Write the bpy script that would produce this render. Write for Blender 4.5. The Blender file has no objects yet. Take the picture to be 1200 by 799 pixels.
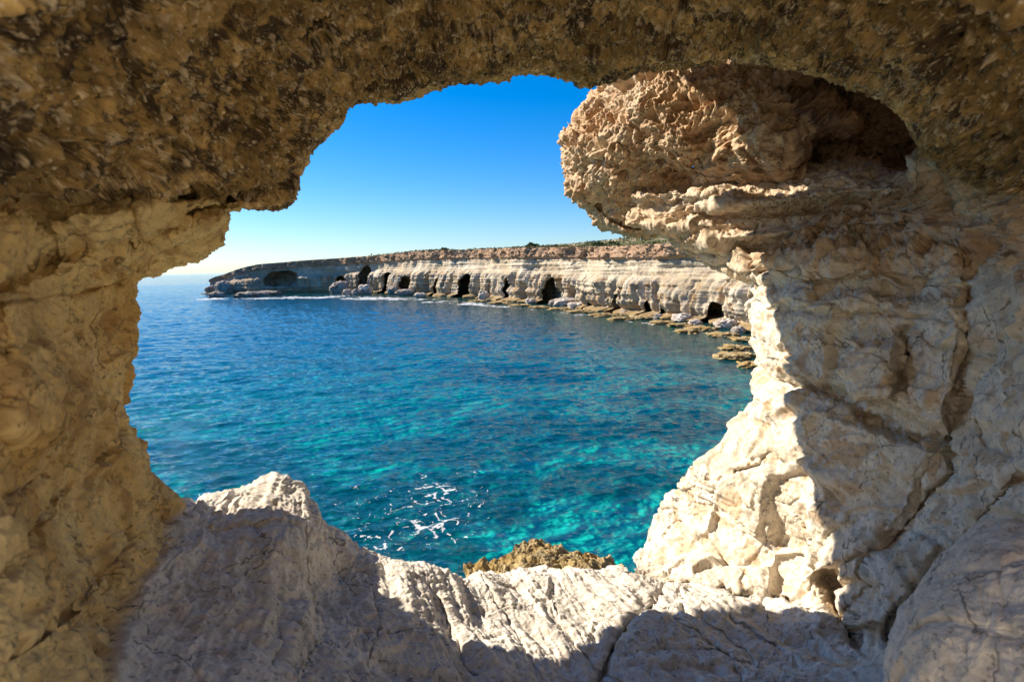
import bpy, math, random
import numpy as np
from mathutils import Matrix, Vector
random.seed(7)
F32 = np.float32
QL = 1.0                       # mesh density factor

# ------------------------------------------------------------------ noise
def _h(ix, iy, iz, seed):
    n = (ix.astype(np.uint32)*np.uint32(73856093)) ^ (iy.astype(np.uint32)*np.uint32(19349663)) ^ (iz.astype(np.uint32)*np.uint32(83492791)) ^ np.uint32((seed*2654435761) & 0xffffffff)
    n = (n ^ (n >> np.uint32(13)))*np.uint32(1274126177)
    n = (n ^ (n >> np.uint32(16)))*np.uint32(2246822519)
    return n ^ (n >> np.uint32(15))
def _u(h, k):
    return ((h >> np.uint32(k)) & np.uint32(1023)).astype(F32)/F32(1023.0)
def pn(P, sc=1.0, seed=0):
    """gradient noise about -1..1; sc is the frequency (scalar or 3-vector)"""
    Q = P*np.asarray(sc, F32)
    I = np.floor(Q).astype(np.int32); f = (Q-I).astype(F32)
    w = f*f*f*(f*(f*6-15)+10)
    out = np.zeros(len(P), F32)
    for dx in (0, 1):
        wx = w[:, 0] if dx else 1-w[:, 0]
        for dy in (0, 1):
            wy = w[:, 1] if dy else 1-w[:, 1]
            for dz in (0, 1):
                wz = w[:, 2] if dz else 1-w[:, 2]
                h = _h(I[:, 0]+dx, I[:, 1]+dy, I[:, 2]+dz, seed)
                g = (_u(h, 0)*2-1)*(f[:, 0]-dx)+(_u(h, 10)*2-1)*(f[:, 1]-dy)+(_u(h, 20)*2-1)*(f[:, 2]-dz)
                out += g*wx*wy*wz
    return out*F32(1.5)
def fbm(P, sc=1.0, octv=4, seed=0, gain=0.5, lac=2.03):
    s = np.asarray(sc, F32); a = 1.0; o = np.zeros(len(P), F32)
    for k in range(octv):
        o += a*pn(P, s, seed+k*17); a *= gain; s = s*lac
    return o
def ridged(P, sc=1.0, octv=4, seed=0, gain=0.5):
    s = np.asarray(sc, F32); a = 1.0; o = np.zeros(len(P), F32)
    for k in range(octv):
        o += a*(1-2*np.abs(pn(P, s, seed+k*13))); a *= gain; s = s*2.07
    return o
def worley(P, sc=1.0, seed=0, tilt=1.0):
    """cells: returns F1, F2-F1, facet height (a random tilted plane in every cell), cell id 0..1"""
    Q = (P*np.asarray(sc, F32)).astype(F32)
    I = np.floor(Q).astype(np.int32); f = Q-I
    n = len(P)
    d1 = np.full(n, 9, F32); d2 = np.full(n, 9, F32); hh = np.zeros(n, F32); cid = np.zeros(n, F32)
    for dx in (-1, 0, 1):
        for dy in (-1, 0, 1):
            for dz in (-1, 0, 1):
                h = _h(I[:, 0]+dx, I[:, 1]+dy, I[:, 2]+dz, seed)
                vx = dx+_u(h, 0)-f[:, 0]; vy = dy+_u(h, 10)-f[:, 1]; vz = dz+_u(h, 20)-f[:, 2]
                d = np.sqrt(vx*vx+vy*vy+vz*vz)
                h2 = _h(I[:, 0]+dx, I[:, 1]+dy, I[:, 2]+dz, seed+101)
                pl = -((_u(h2, 0)*2-1)*vx+(_u(h2, 10)*2-1)*vy+(_u(h2, 20)*2-1)*vz)*tilt
                m = d < d1
                d2 = np.where(m, d1, np.minimum(d2, d))
                hh = np.where(m, pl, hh); cid = np.where(m, _u(h2, 5), cid)
                d1 = np.where(m, d, d1)
    return d1, d2-d1, hh*ss(0, .04, d2-d1).astype(F32), cid
def ss(a, b, x):
    t = np.clip((x-a)/(b-a), 0, 1); return t*t*(3-2*t)

# ------------------------------------------------------------------ camera frame
H = 7.0
FPX = 667.0
pitch = math.radians(-7.35); roll = math.radians(1.0)
CAM = np.array([0, 0, H])
fwd = np.array([0, math.cos(pitch), math.sin(pitch)])
up0 = np.array([0, -math.sin(pitch), math.cos(pitch)]); rt0 = np.array([1., 0, 0])
upv = math.cos(roll)*up0+math.sin(roll)*rt0
rtv = math.cos(roll)*rt0-math.sin(roll)*up0
def ray(px, py):
    px = np.asarray(px, float)[..., None]; py = np.asarray(py, float)[..., None]
    return fwd+(px-600)/FPX*rtv-(py-399.5)/FPX*upv
def at(px, py, D):
    return CAM+ray(px, py)*np.asarray(D, float)[..., None]
def ground(px, py, z=0.0):
    d = ray(px, py); return CAM+d*((z-H)/d[..., 2])[..., None]
def to_px(P):
    v = P-CAM; D = v@fwd
    D = np.where(np.abs(D) < 1e-3, 1e-3, D)
    return 600+FPX*(v@rtv)/D, 399.5-FPX*(v@upv)/D, D

cam = bpy.data.cameras.new('camera'); camo = bpy.data.objects.new('camera', cam)
bpy.context.scene.collection.objects.link(camo); bpy.context.scene.camera = camo
cam.sensor_width = 36; cam.lens = FPX/1200*36; cam.clip_start = 0.05; cam.clip_end = 60000
M = Matrix.Identity(4)
for i in range(3):
    M[i][0] = rtv[i]; M[i][1] = upv[i]; M[i][2] = -fwd[i]; M[i][3] = CAM[i]
camo.matrix_world = M
cam.dof.use_dof = True; cam.dof.focus_distance = 10.0; cam.dof.aperture_fstop = 4.0

# ------------------------------------------------------------------ helpers
COL = bpy.context.scene.collection
def tag(o, label=None, cat=None, group=None, kind=None):
    if label: o['label'] = label
    if cat: o['category'] = cat
    if group: o['group'] = group
    if kind: o['kind'] = kind
    return o
def mesh_np(name, V, Fq, mat, colr=None, parent=None, smooth=True, tris=None):
    """V n x 3, Fq m x 4 quads, tris k x 3, colr n x 3 point colour attribute 'tint'"""
    me = bpy.data.meshes.new(name)
    Fq = np.zeros((0, 4), np.int32) if Fq is None else np.asarray(Fq, np.int32)
    T = np.zeros((0, 3), np.int32) if tris is None else np.asarray(tris, np.int32)
    me.vertices.add(len(V)); me.vertices.foreach_set('co', np.ascontiguousarray(V, F32).ravel())
    nl = Fq.size+T.size
    me.loops.add(nl); me.loops.foreach_set('vertex_index', np.concatenate([Fq.ravel(), T.ravel()]).astype(np.int32))
    me.polygons.add(len(Fq)+len(T))
    st = np.concatenate([np.arange(len(Fq))*4, Fq.size+np.arange(len(T))*3]).astype(np.int32)
    me.polygons.foreach_set('loop_start', st)
    me.update(calc_edges=True)
    me.polygons.foreach_set('use_smooth', np.full(len(me.polygons), smooth))
    if colr is not None:
        a = me.color_attributes.new('tint', 'FLOAT_COLOR', 'POINT')
        c = np.ones((len(V), 4), F32); c[:, :colr.shape[1]] = colr
        a.data.foreach_set('color', c.ravel())
    me.materials.append(mat)
    o = bpy.data.objects.new(name, me); COL.objects.link(o)
    if parent: o.parent = parent
    return o
def grid_faces(nu, nv, wrap_u=False):
    u = np.arange(nu if wrap_u else nu-1); v = np.arange(nv-1)
    U, Vv = np.meshgrid(u, v, indexing='ij'); U2 = (U+1) % nu
    return np.stack([U*nv+Vv, U2*nv+Vv, U2*nv+Vv+1, U*nv+Vv+1], -1).reshape(-1, 4)
def grid_normals(G, wrap_u=False):
    if wrap_u: du = np.roll(G, -1, 0)-np.roll(G, 1, 0)
    else: du = np.gradient(G, axis=0)
    dv = np.gradient(G, axis=1)
    n = np.cross(du, dv); n /= (np.linalg.norm(n, axis=-1, keepdims=True)+1e-9)
    return n
def sub_mesh(V, Fm, C):
    idx = np.unique(Fm); m = np.full(len(V), -1, np.int32); m[idx] = np.arange(len(idx))
    return V[idx], m[Fm], C[idx]
def lerp(a, b, t): return a+(b-a)*t[:, None] if np.ndim(t) else a+(b-a)*t

# ------------------------------------------------------------------ materials
def new_mat(name):
    m = bpy.data.materials.new(name); m.use_nodes = True
    nt = m.node_tree; nt.nodes.clear()
    return m, nt, nt.nodes.new, nt.links.new
def rock_mat(name, fine=60.0, bump=0.6, dist=0.004, var=0.35, speck=0.0, rough=0.9, flat=None, pores=0):
    m, nt, N, L = new_mat(name)
    out = N('ShaderNodeOutputMaterial'); b = N('ShaderNodeBsdfPrincipled'); L(b.outputs[0], out.inputs[0])
    b.inputs['Roughness'].default_value = rough
    b.inputs['Specular IOR Level'].default_value = 0.25
    tc = N('ShaderNodeTexCoord')
    if flat is None:
        at_ = N('ShaderNodeAttribute'); at_.attribute_name = 'tint'; basec = at_.outputs['Color']
    else:
        r_ = N('ShaderNodeRGB'); r_.outputs[0].default_value = (*flat, 1); basec = r_.outputs[0]
    n1 = N('ShaderNodeTexNoise'); n1.inputs['Scale'].default_value = fine*0.3; n1.inputs['Detail'].default_value = 7; n1.inputs['Roughness'].default_value = 0.68
    n2 = N('ShaderNodeTexNoise'); n2.inputs['Scale'].default_value = fine; n2.inputs['Detail'].default_value = 5; n2.inputs['Roughness'].default_value = 0.7
    vo = N('ShaderNodeTexVoronoi'); vo.inputs['Scale'].default_value = fine*0.8
    for n in (n1, n2, vo): L(tc.outputs['Object'], n.inputs['Vector'])
    mr = N('ShaderNodeMapRange'); mr.inputs[1].default_value = 0.3; mr.inputs[2].default_value = 0.7; mr.inputs[3].default_value = 1-var; mr.inputs[4].default_value = 1+var
    L(n1.outputs['Fac'], mr.inputs[0])
    vm = N('ShaderNodeVectorMath'); vm.operation = 'SCALE'; L(basec, vm.inputs[0]); L(mr.outputs[0], vm.inputs['Scale'])
    col = vm.outputs[0]
    if speck:
        cr = N('ShaderNodeMapRange'); cr.inputs[1].default_value = 0.12; cr.inputs[2].default_value = 0.3; cr.inputs[3].default_value = speck; cr.inputs[4].default_value = 0
        L(vo.outputs['Distance'], cr.inputs[0])
        mul = N('ShaderNodeMath'); mul.operation = 'MULTIPLY'; L(cr.outputs[0], mul.inputs[0])
        gt = N('ShaderNodeMapRange'); gt.inputs[1].default_value = 0.5; gt.inputs[2].default_value = 0.62
        sep = N('ShaderNodeSeparateColor'); L(vo.outputs['Color'], sep.inputs[0]); L(sep.outputs[0], gt.inputs[0]); L(gt.outputs[0], mul.inputs[1])
        mx = N('ShaderNodeMix'); mx.data_type = 'RGBA'; L(mul.outputs[0], mx.inputs['Factor']); L(col, mx.inputs['A']); mx.inputs['B'].default_value = (0.62, 0.5, 0.34, 1)
        col = mx.outputs['Result']
    hgt = None
    if pores:
        n3 = N('ShaderNodeTexNoise'); n3.inputs['Scale'].default_value = fine*.55; n3.inputs['Detail'].default_value = 3; n3.inputs['Roughness'].default_value = .75; L(tc.outputs['Object'], n3.inputs['Vector'])
        pr = N('ShaderNodeMapRange'); pr.inputs[1].default_value = .36; pr.inputs[2].default_value = .43; pr.inputs[3].default_value = 1-pores; pr.inputs[4].default_value = 1; L(n3.outputs['Fac'], pr.inputs[0])
        nd = N('ShaderNodeTexNoise'); nd.inputs['Scale'].default_value = 3; nd.inputs['Detail'].default_value = 4; L(tc.outputs['Object'], nd.inputs['Vector'])
        vm2 = N('ShaderNodeVectorMath'); vm2.operation = 'MULTIPLY_ADD'; L(nd.outputs['Color'], vm2.inputs[0]); vm2.inputs[1].default_value = (.5,.5,.5); L(tc.outputs['Object'], vm2.inputs[2])
        ve = N('ShaderNodeTexVoronoi'); ve.feature = 'DISTANCE_TO_EDGE'; ve.inputs['Scale'].default_value = 2.1; L(vm2.outputs[0], ve.inputs['Vector'])
        jr = N('ShaderNodeMapRange'); jr.inputs[1].default_value = .004; jr.inputs[2].default_value = .016; jr.inputs[3].default_value = .35; jr.inputs[4].default_value = 1; L(ve.outputs['Distance'], jr.inputs[0])
        gate = N('ShaderNodeMapRange'); gate.inputs[1].default_value = .42; gate.inputs[2].default_value = .56; L(nd.outputs['Fac'], gate.inputs[0])
        mj = N('ShaderNodeMix'); mj.data_type = 'FLOAT'; L(gate.outputs[0], mj.inputs[0]); mj.inputs[2].default_value = 1.0; L(jr.outputs[0], mj.inputs[3])
        pm = N('ShaderNodeMath'); pm.operation = 'MULTIPLY'; L(pr.outputs[0], pm.inputs[0]); L(mj.outputs[0], pm.inputs[1])
        vs = N('ShaderNodeVectorMath'); vs.operation = 'SCALE'; L(col, vs.inputs[0]); L(pm.outputs[0], vs.inputs['Scale']); col = vs.outputs[0]; hgt = pm.outputs[0]
    L(col, b.inputs['Base Color'])
    ad = N('ShaderNodeMath'); ad.operation = 'MULTIPLY_ADD'; ad.inputs[1].default_value = 0.45; L(n2.outputs['Fac'], ad.inputs[0]); L(n1.outputs['Fac'], ad.inputs[2])
    bp = N('ShaderNodeBump'); bp.inputs['Strength'].default_value = bump; bp.inputs['Distance'].default_value = dist
    if hgt is not None:
        ah = N('ShaderNodeMath'); ah.operation = 'MULTIPLY_ADD'; ah.inputs[1].default_value = .35; L(hgt, ah.inputs[0]); L(ad.outputs[0], ah.inputs[2]); L(ah.outputs[0], bp.inputs['Height'])
    else: L(ad.outputs[0], bp.inputs['Height']); L(bp.outputs[0], b.inputs['Normal'])
    return m
M_CEIL = rock_mat('conglomerate_rock', fine=60, bump=1.0, dist=0.05, var=0.6, speck=0.7, pores=.7)
M_LIME = rock_mat('limestone_rock', fine=55, bump=1.0, dist=0.04, var=0.22, pores=.45)
M_CRAG = rock_mat('crag_rock', fine=40, bump=1.0, dist=0.035, var=0.3, speck=0.25, pores=.6)
M_FAR = rock_mat('cliff_rock', fine=2.2, bump=1.0, dist=0.35, var=0.3)
M_REEF = rock_mat('ochre_rock', fine=8, bump=1.0, dist=0.08, var=0.4)
M_SOIL = rock_mat('soil_and_scrub', fine=1.2, bump=0.8, dist=0.3, var=0.5)
M_LEAF = rock_mat('shrub_leaves', fine=9, bump=0.6, dist=0.1, var=0.5)
M_BED = rock_mat('seabed_sand', fine=1.4, bump=0.5, dist=0.2, var=0.12)

# ------------------------------------------------------------------ cave shell
C0 = np.array([520., 380.])
rim = np.array([(150,440),(156,400),(164,360),(161,336),(172,326),(186,323),(200,313),(225,306),(250,299),(262,290),(270,276),(276,262),(273,249),(300,246),(325,243),(340,234),(343,214),(344,204),(354,188),(355,174),(375,162),(383,150),(397,140),(410,121),(440,118),(470,114),(500,107),(530,97),(550,94),(575,89),(600,85),(640,82),(655,82),(668,87),(680,94),(713,93),
 (740,82),(800,72),(860,64),(920,72),(985,92),(1035,112),(1070,140),(1085,172),(1040,228),(980,268),(920,290),(868,306),(868,320),(876,335),(880,352),(882,400),(886,430),(880,442),(881,468),(862,488),(842,512),(818,540),(798,562),(776,600),(757,634),(741,668),
 (700,672),(672,675),(640,672),(600,675),(575,671),(545,678),(520,673),(480,668),(452,661),(432,651),(420,648),(400,630),(384,610),(368,598),(350,576),(340,570),(325,562),(312,565),(300,571),(285,578),(262,582),(246,588),(235,597),(222,592),(205,580),(190,570),(178,561),(168,545),(160,522),(150,502),(143,482),(147,458)], float)
# angles must rise
a_ = np.unwrap(np.arctan2(-(rim[:,1]-C0[1]), rim[:,0]-C0[0]))
NTH = int(2500*QL)
rim_c = np.vstack([rim, rim[:1]])
seg = np.linalg.norm(np.diff(rim_c, axis=0), axis=1)
ang = np.unwrap(np.arctan2(rim_c[:,1]-C0[1], rim_c[:,0]-C0[0]))
wgt = seg*0.8+np.abs(np.diff(ang))*620
cum = np.concatenate([[0], np.cumsum(wgt)])
us = np.linspace(0, cum[-1], NTH, endpoint=False)
RX = np.interp(us, cum, rim_c[:,0]); RY = np.interp(us, cum, rim_c[:,1]); TH = np.interp(us, cum, ang)
# outer frame: superellipse beyond the picture
def outer_r(th):
    c, s = np.cos(th), np.sin(th)
    # ray from C0 to the box |x-600|<760, |y-400|<540 rounded
    p = 5.0
    lo = np.zeros_like(c); hi = np.full_like(c, 3000.)
    for _ in range(40):
        mid = (lo+hi)/2
        v = (np.abs((C0[0]+mid*c-600)/760)**p+np.abs((C0[1]+mid*s-400)/540)**p)
        lo = np.where(v < 1, mid, lo); hi = np.where(v < 1, hi, mid)
    return lo
RO = outer_r(TH); OX = C0[0]+RO*np.cos(TH); OY = C0[1]+RO*np.sin(TH)

ctrl = np.array([
 # ceiling
 (276,255,3.25),(345,215,3.4),(410,120,3.7),(520,100,4.0),(650,84,4.3),(713,95,4.4),(860,66,4.0),(1000,98,3.6),(1085,172,3.5),
 (520,0,2.75),(650,0,2.85),(400,0,2.4),(250,0,1.75),(100,0,1.25),(-60,-60,.9),(0,120,1.15),(150,120,1.75),(250,180,2.5),(330,120,2.9),(100,220,1.7),(0,230,1.3),(800,0,2.8),(950,0,2.4),(1080,40,2.1),(1200,0,1.5),(1300,-60,1.2),(600,-120,2.1),(300,-120,1.4),(900,-120,1.9),(1200,120,2.0),
 # left wall
 (200,270,2.9),(80,260,1.9),(150,440,3.1),(163,340,3.15),(145,480,3.05),(190,570,3.1),(80,400,2.3),(0,400,1.5),(-100,400,1.15),(0,600,1.4),(90,600,2.1),(0,790,1.15),(-100,800,1.0),(120,720,1.95),(60,500,1.75),(20,560,1.7),
 # floor and ledge
 (225,594,3.6),(325,562,4.25),(285,578,4.2),(330,585,3.95),(240,650,3.0),(160,760,1.95),(250,760,2.15),(335,640,3.2),(350,740,2.62),(290,850,1.7),(400,680,3.8),(392,735,3.0),(425,650,4.1),(430,720,3.25),(560,673,4.3),(480,668,4.0),(560,740,3.62),(600,799,3.05),(600,900,2.4),(740,674,4.55),(700,740,3.75),(800,799,3.1),(830,720,4.0),(900,740,3.8),(980,770,3.3),(900,900,2.2),(1040,799,2.75),
 # right wall
 (880,470,5.4),(800,562,5.5),(748,655,5.5),(932,500,4.45),(925,600,4.45),(922,690,4.4),(850,640,4.95),(880,345,5.6),(884,400,5.4),(852,310,5.6),(945,335,4.55),(1000,400,4.1),(1100,400,3.45),(1190,400,2.6),(1300,400,1.9),(1000,560,3.95),(1090,600,3.3),(1200,600,2.35),(1300,640,1.7),(1100,690,2.95),(1000,690,3.75),(980,290,4.5),(1100,290,3.7),(1150,250,3.3),(1190,240,2.7),(1200,799,1.9),(1300,900,1.4),(960,258,5.0),(1040,222,4.6)], float)
def tps_fit(X, y, reg=1e-4):
    X = X/400.; n = len(X)
    r = np.linalg.norm(X[:,None]-X[None], axis=-1)
    K = np.where(r > 0, r*r*np.log(r+1e-12), 0)+reg*np.eye(n)
    Pm = np.hstack([np.ones((n,1)), X])
    A = np.block([[K, Pm],[Pm.T, np.zeros((3,3))]])
    return np.linalg.solve(A, np.concatenate([y, np.zeros(3)])), X
_w, _X = tps_fit(ctrl[:,:2], 1/ctrl[:,2], 2e-4)
def depth(px, py):
    px = np.clip(px, -180, 1380); py = np.clip(py, -160, 960)
    q = np.stack([px, py], -1).reshape(-1, 2)/400.
    o = np.full(len(q), _w[-3])+q@_w[-2:]
    for i in range(len(_X)):
        d2 = ((q-_X[i])**2).sum(1); o += _w[i]*0.5*d2*np.log(d2+1e-12)
    return (1/np.clip(o, .16, 1.3)).reshape(np.shape(px))

def polydist(px, py, pl):
    """distance in px to a polyline"""
    d = np.full(px.shape, 1e9)
    for (x0,y0),(x1,y1) in zip(pl[:-1], pl[1:]):
        vx, vy = x1-x0, y1-y0; t = np.clip(((px-x0)*vx+(py-y0)*vy)/(vx*vx+vy*vy), 0, 1)
        d = np.minimum(d, np.hypot(px-x0-t*vx, py-y0-t*vy))
    return d
def polyin(px, py, pl):
    ins = np.zeros(px.shape, bool)
    for (x0,y0),(x1,y1) in zip(pl, pl[1:]+pl[:1]):
        c = ((y0 > py) != (y1 > py)) & (px < (x1-x0)*(py-y0)/((y1-y0)+1e-9)+x0); ins ^= c
    return ins
# (polyline, half width px, depth m): joints and clefts in the rock
cracks = [
 ([(1142,338),(1135,400),(1118,450),(1104,512)], 4, .14),
 ([(886,432),(930,448),(985,462),(1030,490),(1075,508),(1108,520)], 5, .14),
 ([(1108,520),(1112,560),(1070,600),(1035,640),(1020,665),(1002,700),(985,735)], 5, .15),
 ([(1060,392),(1066,425),(1058,452)], 9, .2),
 ([(1200,560),(1130,640),(1090,690),(1040,740)], 7, .15),
 ([(975,690),(985,725),(1000,745)], 14, .35),
 ([(780,690),(740,740),(705,799)], 5, .16),([(742,770),(800,760),(880,790)],3,.07),([(700,715),(745,745)],3,.07),([(560,680),(600,740),(640,799)],3,.05),([(490,680),(540,760),(560,799)],3,.05),([(850,730),(930,790)],3,.06),
 ([(640,700),(700,780),(740,815)], 2.5, .05),
 ([(741,672),(800,690),(860,700),(925,702),(960,725)], 6, .14),
 ([(0,590),(40,560),(90,545),(130,520)], 12, .16),
 ([(0,670),(30,620),(80,560)], 10, .14),
 ([(0,245),(80,240),(160,228),(230,222),(275,232)], 15, .55),
 ([(0,330),(60,300),(140,285),(200,262),(262,240)], 9, .34),
 ([(0,355),(70,345),(130,325),(190,310)], 5, .10),
 ([(318,740),(322,770),(312,790)], 6, .12),
 ([(350,600),(362,680),(372,740)], 3, .06),
 ([(60,750),(110,690),(180,600)], 6, .08),
 ([(880,315),(960,330),(1040,318),(1120,340)], 5, .10),
 ([(900,360),(960,372),(1020,365),(1110,378)], 4, .06),
 ([(1140,500),(1160,520),(1200,540)], 5, .08),
 ([(860,560),(890,548),(905,530)], 3, .05),
 ([(430,655),(440,720),(420,799)], 4, .06),
 ([(760,700),(850,780),(880,820)], 2.5, .05),
 ([(800,715),(900,800)], 2.5, .05),
]
# (polygon, bulge towards the eye m, edge softness px)
bulges = [
 ([(985,392),(1050,405),(1056,452),(1040,478),(1000,470),(975,430)], .16, 9),
 ([(890,335),(1130,340),(1128,400),(1105,505),(1040,480),(960,455),(890,430)], .14, 10),
 ([(892,300),(1130,290),(1136,334),(900,330)], .10, 6),
 ([(1148,300),(1260,280),(1260,520),(1110,500),(1146,400)], .10, 10),
 ([(935,460),(1100,525),(1060,600),(1010,650),(940,690)], .10, 9),
 ([(1010,660),(1065,625),(1110,640),(1040,735),(990,735)], .16, 10),
 ([(985,600),(1110,530),(1130,620),(1080,680)], .0, 12),
 ([(60,255),(180,235),(270,222),(278,262),(200,300),(60,322)], .12, 9),
 ([(0,345),(165,322),(150,440),(0,540)], .08, 14),
 ([(160,235),(272,228),(270,275),(225,300),(165,285)], .10, 8),
]
NV1 = int(430*QL)
v1 = np.linspace(0, 1, NV1)**1.35
rlen = np.hypot(OX-RX, OY-RY)
PX = RX[:,None]+(OX-RX)[:,None]*v1[None]; PY = RY[:,None]+(OY-RY)[:,None]*v1[None]
distpx = rlen[:,None]*v1[None]
def zone_warp(px, py, s=1.0):
    P = np.stack([px/90., py/90., np.zeros_like(px)], -1).reshape(-1,3).astype(F32)
    return (fbm(P, 1.0, 3, 51).reshape(px.shape)*22*s, fbm(P, 1.0, 3, 77).reshape(px.shape)*22*s)
print('shell', PX.shape)
D = depth(PX, PY)
wx, wy = zone_warp(PX, PY, .55)
_z = np.stack([PX/13., PY/13., 0*PX], -1).reshape(-1,3).astype(F32)
wx = wx+(3.2*fbm(_z, 1, 2, 91)).reshape(PX.shape); wy = wy+(3.2*fbm(_z, 1, 2, 92)).reshape(PX.shape)
for pl, hw, dp in cracks:
    d = polydist(PX+wx, PY+wy, pl)
    D = D+dp*D/3.5*np.exp(-(d/hw)**1.3*1.4)*1.15
for pl, dp, sf in bulges:
    d = polydist(PX+wx*.7, PY+wy*.7, pl+pl[:1]); ins = polyin(PX+wx*.7, PY+wy*.7, pl)
    D = D-dp*ss(-.2*sf, sf, np.where(ins, d, -d))
q = np.clip(distpx/26., 0, 1)
Rr = .22
D = D+Rr*(1-np.sqrt(1-(1-q)**2))
G1 = at(PX, PY, D)
# outer side of the rim, out to the cliff face
LX = np.cos(TH); LZ = -np.sin(TH)
lat = np.stack([LX, np.zeros_like(LX), LZ], -1)
# how far the rock runs forward outside, unseen; shaped to shade ledge and right wall
left = ss(.3, .95, -LX); topw = ss(.3, .9, LZ); botw = ss(.3, .9, -LZ)
THK = .95*ss(.2,.5,LZ)*ss(.25,-.1,LX)+.38+.15*left+topw*(.25+.7*ss(-.9,-.1,LX))+.05*botw
base = at(RX, RY, (D[:,0]))
sdir = ray(RX, RY)
outs = []
NV2 = int(70*QL)
for k in range(NV2):
    s = (k+1)/NV2
    a = min(s/.45, 1.0); b = max((s-.45)/.55, 0.0)
    e = THK*math.sin(a*math.pi/2)+0.15
    spread = .06*a+THK*.45*(1-math.cos(a*math.pi/2))
    Pk = base+sdir*(e*a)[:,None]+lat*(spread+b**2.2*(22-18.5*topw))[:,None]-np.array([0,1.0*float(ss(0,.6,b)),0])
    outs.append(Pk)
G2 = np.stack(outs, 1)
# inner side: behind the frame, left open behind the camera to let fill light in
inn = []
NV3 = int(110*QL)
last = G1[:, -1]
c3 = np.array([.2, 0, H-.35])
for k in range(NV3):
    s = (k+1)/NV3
    yk = last[:,1]*(1-s)+(.1)*s
    rad = np.linalg.norm((last-c3)[:, [0,2]], axis=1)
    R3 = rad+(3.0-rad)*s**2
    dv = (last-c3)[:, [0,2]]/rad[:,None]
    inn.append(np.stack([c3[0]+dv[:,0]*R3, yk, c3[2]+dv[:,1]*R3*.85], -1))
G3 = np.stack(inn, 1)
G = np.concatenate([G2[:, ::-1], G1, G3], 1)
NVT = G.shape[1]
zx = np.concatenate([np.repeat(RX[:,None], NV2, 1), PX, np.repeat(OX[:,None], NV3, 1)], 1)
zy = np.concatenate([np.repeat(RY[:,None], NV2, 1), PY, np.repeat(OY[:,None], NV3, 1)], 1)
Nn = grid_normals(G, True)
# make the normals face the inside (towards the camera side)
flip = np.sign(np.sum(Nn*(CAM-G), -1, keepdims=True)); flip[:, :NV2] = np.sign(flip[:, NV2:NV2+1])
sgn = np.sign((Nn[:, NV2+5:NV2+NV1-5]*(CAM-G[:, NV2+5:NV2+NV1-5])).sum(-1).mean()); Nn = Nn*sgn
# smooth normals a little
for _ in range(24):
    Nn = (np.roll(Nn,1,0)+Nn+np.roll(Nn,-1,0)); Nn[:,1:-1] = Nn[:,1:-1]+Nn[:,:-2]+Nn[:,2:]
    Nn /= np.linalg.norm(Nn, axis=-1, keepdims=True)+1e-9

def line_y(x, pts):
    pts = np.array(pts, float); return np.interp(x, pts[:,0], pts[:,1])
wX, wY = zone_warp(zx, zy, 1.0)
x_, y_ = zx+wX*.6, zy+wY*.6
ceil_l = line_y(x_, [(-200,235),(0,238),(150,228),(270,222),(300,252),(500,300),(700,200),(900,150),(1060,165),(1110,205),(1200,225),(1400,240)])
W_ceil = ss(-9, 9, ceil_l-y_)
fl_x = line_y(y_, [(500,215),(592,214),(640,190),(700,155),(799,120),(960,60)])      # left wall | floor
fr_y = line_y(x_, [(700,672),(741,672),(860,698),(925,702),(975,725),(1000,752),(1040,775),(1070,830),(1100,960)])
leftside = (x_ < 520)
W_left = np.where(leftside, (1-W_ceil)*ss(-8, 8, fl_x-x_), 0)
W_left = np.where(leftside & (y_ < 500), 1-W_ceil, W_left)
W_floor = np.where(leftside, 1-W_ceil-W_left, ss(-6, 6, y_-fr_y))
W_floor = np.where((~leftside) & (x_ < 735) & (y_ > 500), 1, W_floor)
W_right = np.clip(1-W_ceil-W_left-W_floor, 0, 1)
flat_ = lambda A: A.reshape(-1)
Pf = G.reshape(-1,3).astype(F32); Nf = Nn.reshape(-1,3).astype(F32)
wc, wl, wf, wr = [flat_(A).astype(F32) for A in (W_ceil, W_left, W_floor, W_right)]
dist_s = np.clip(np.linalg.norm(Pf-CAM.astype(F32), axis=1)/3.5, .35, 1.0).astype(F32)

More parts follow.
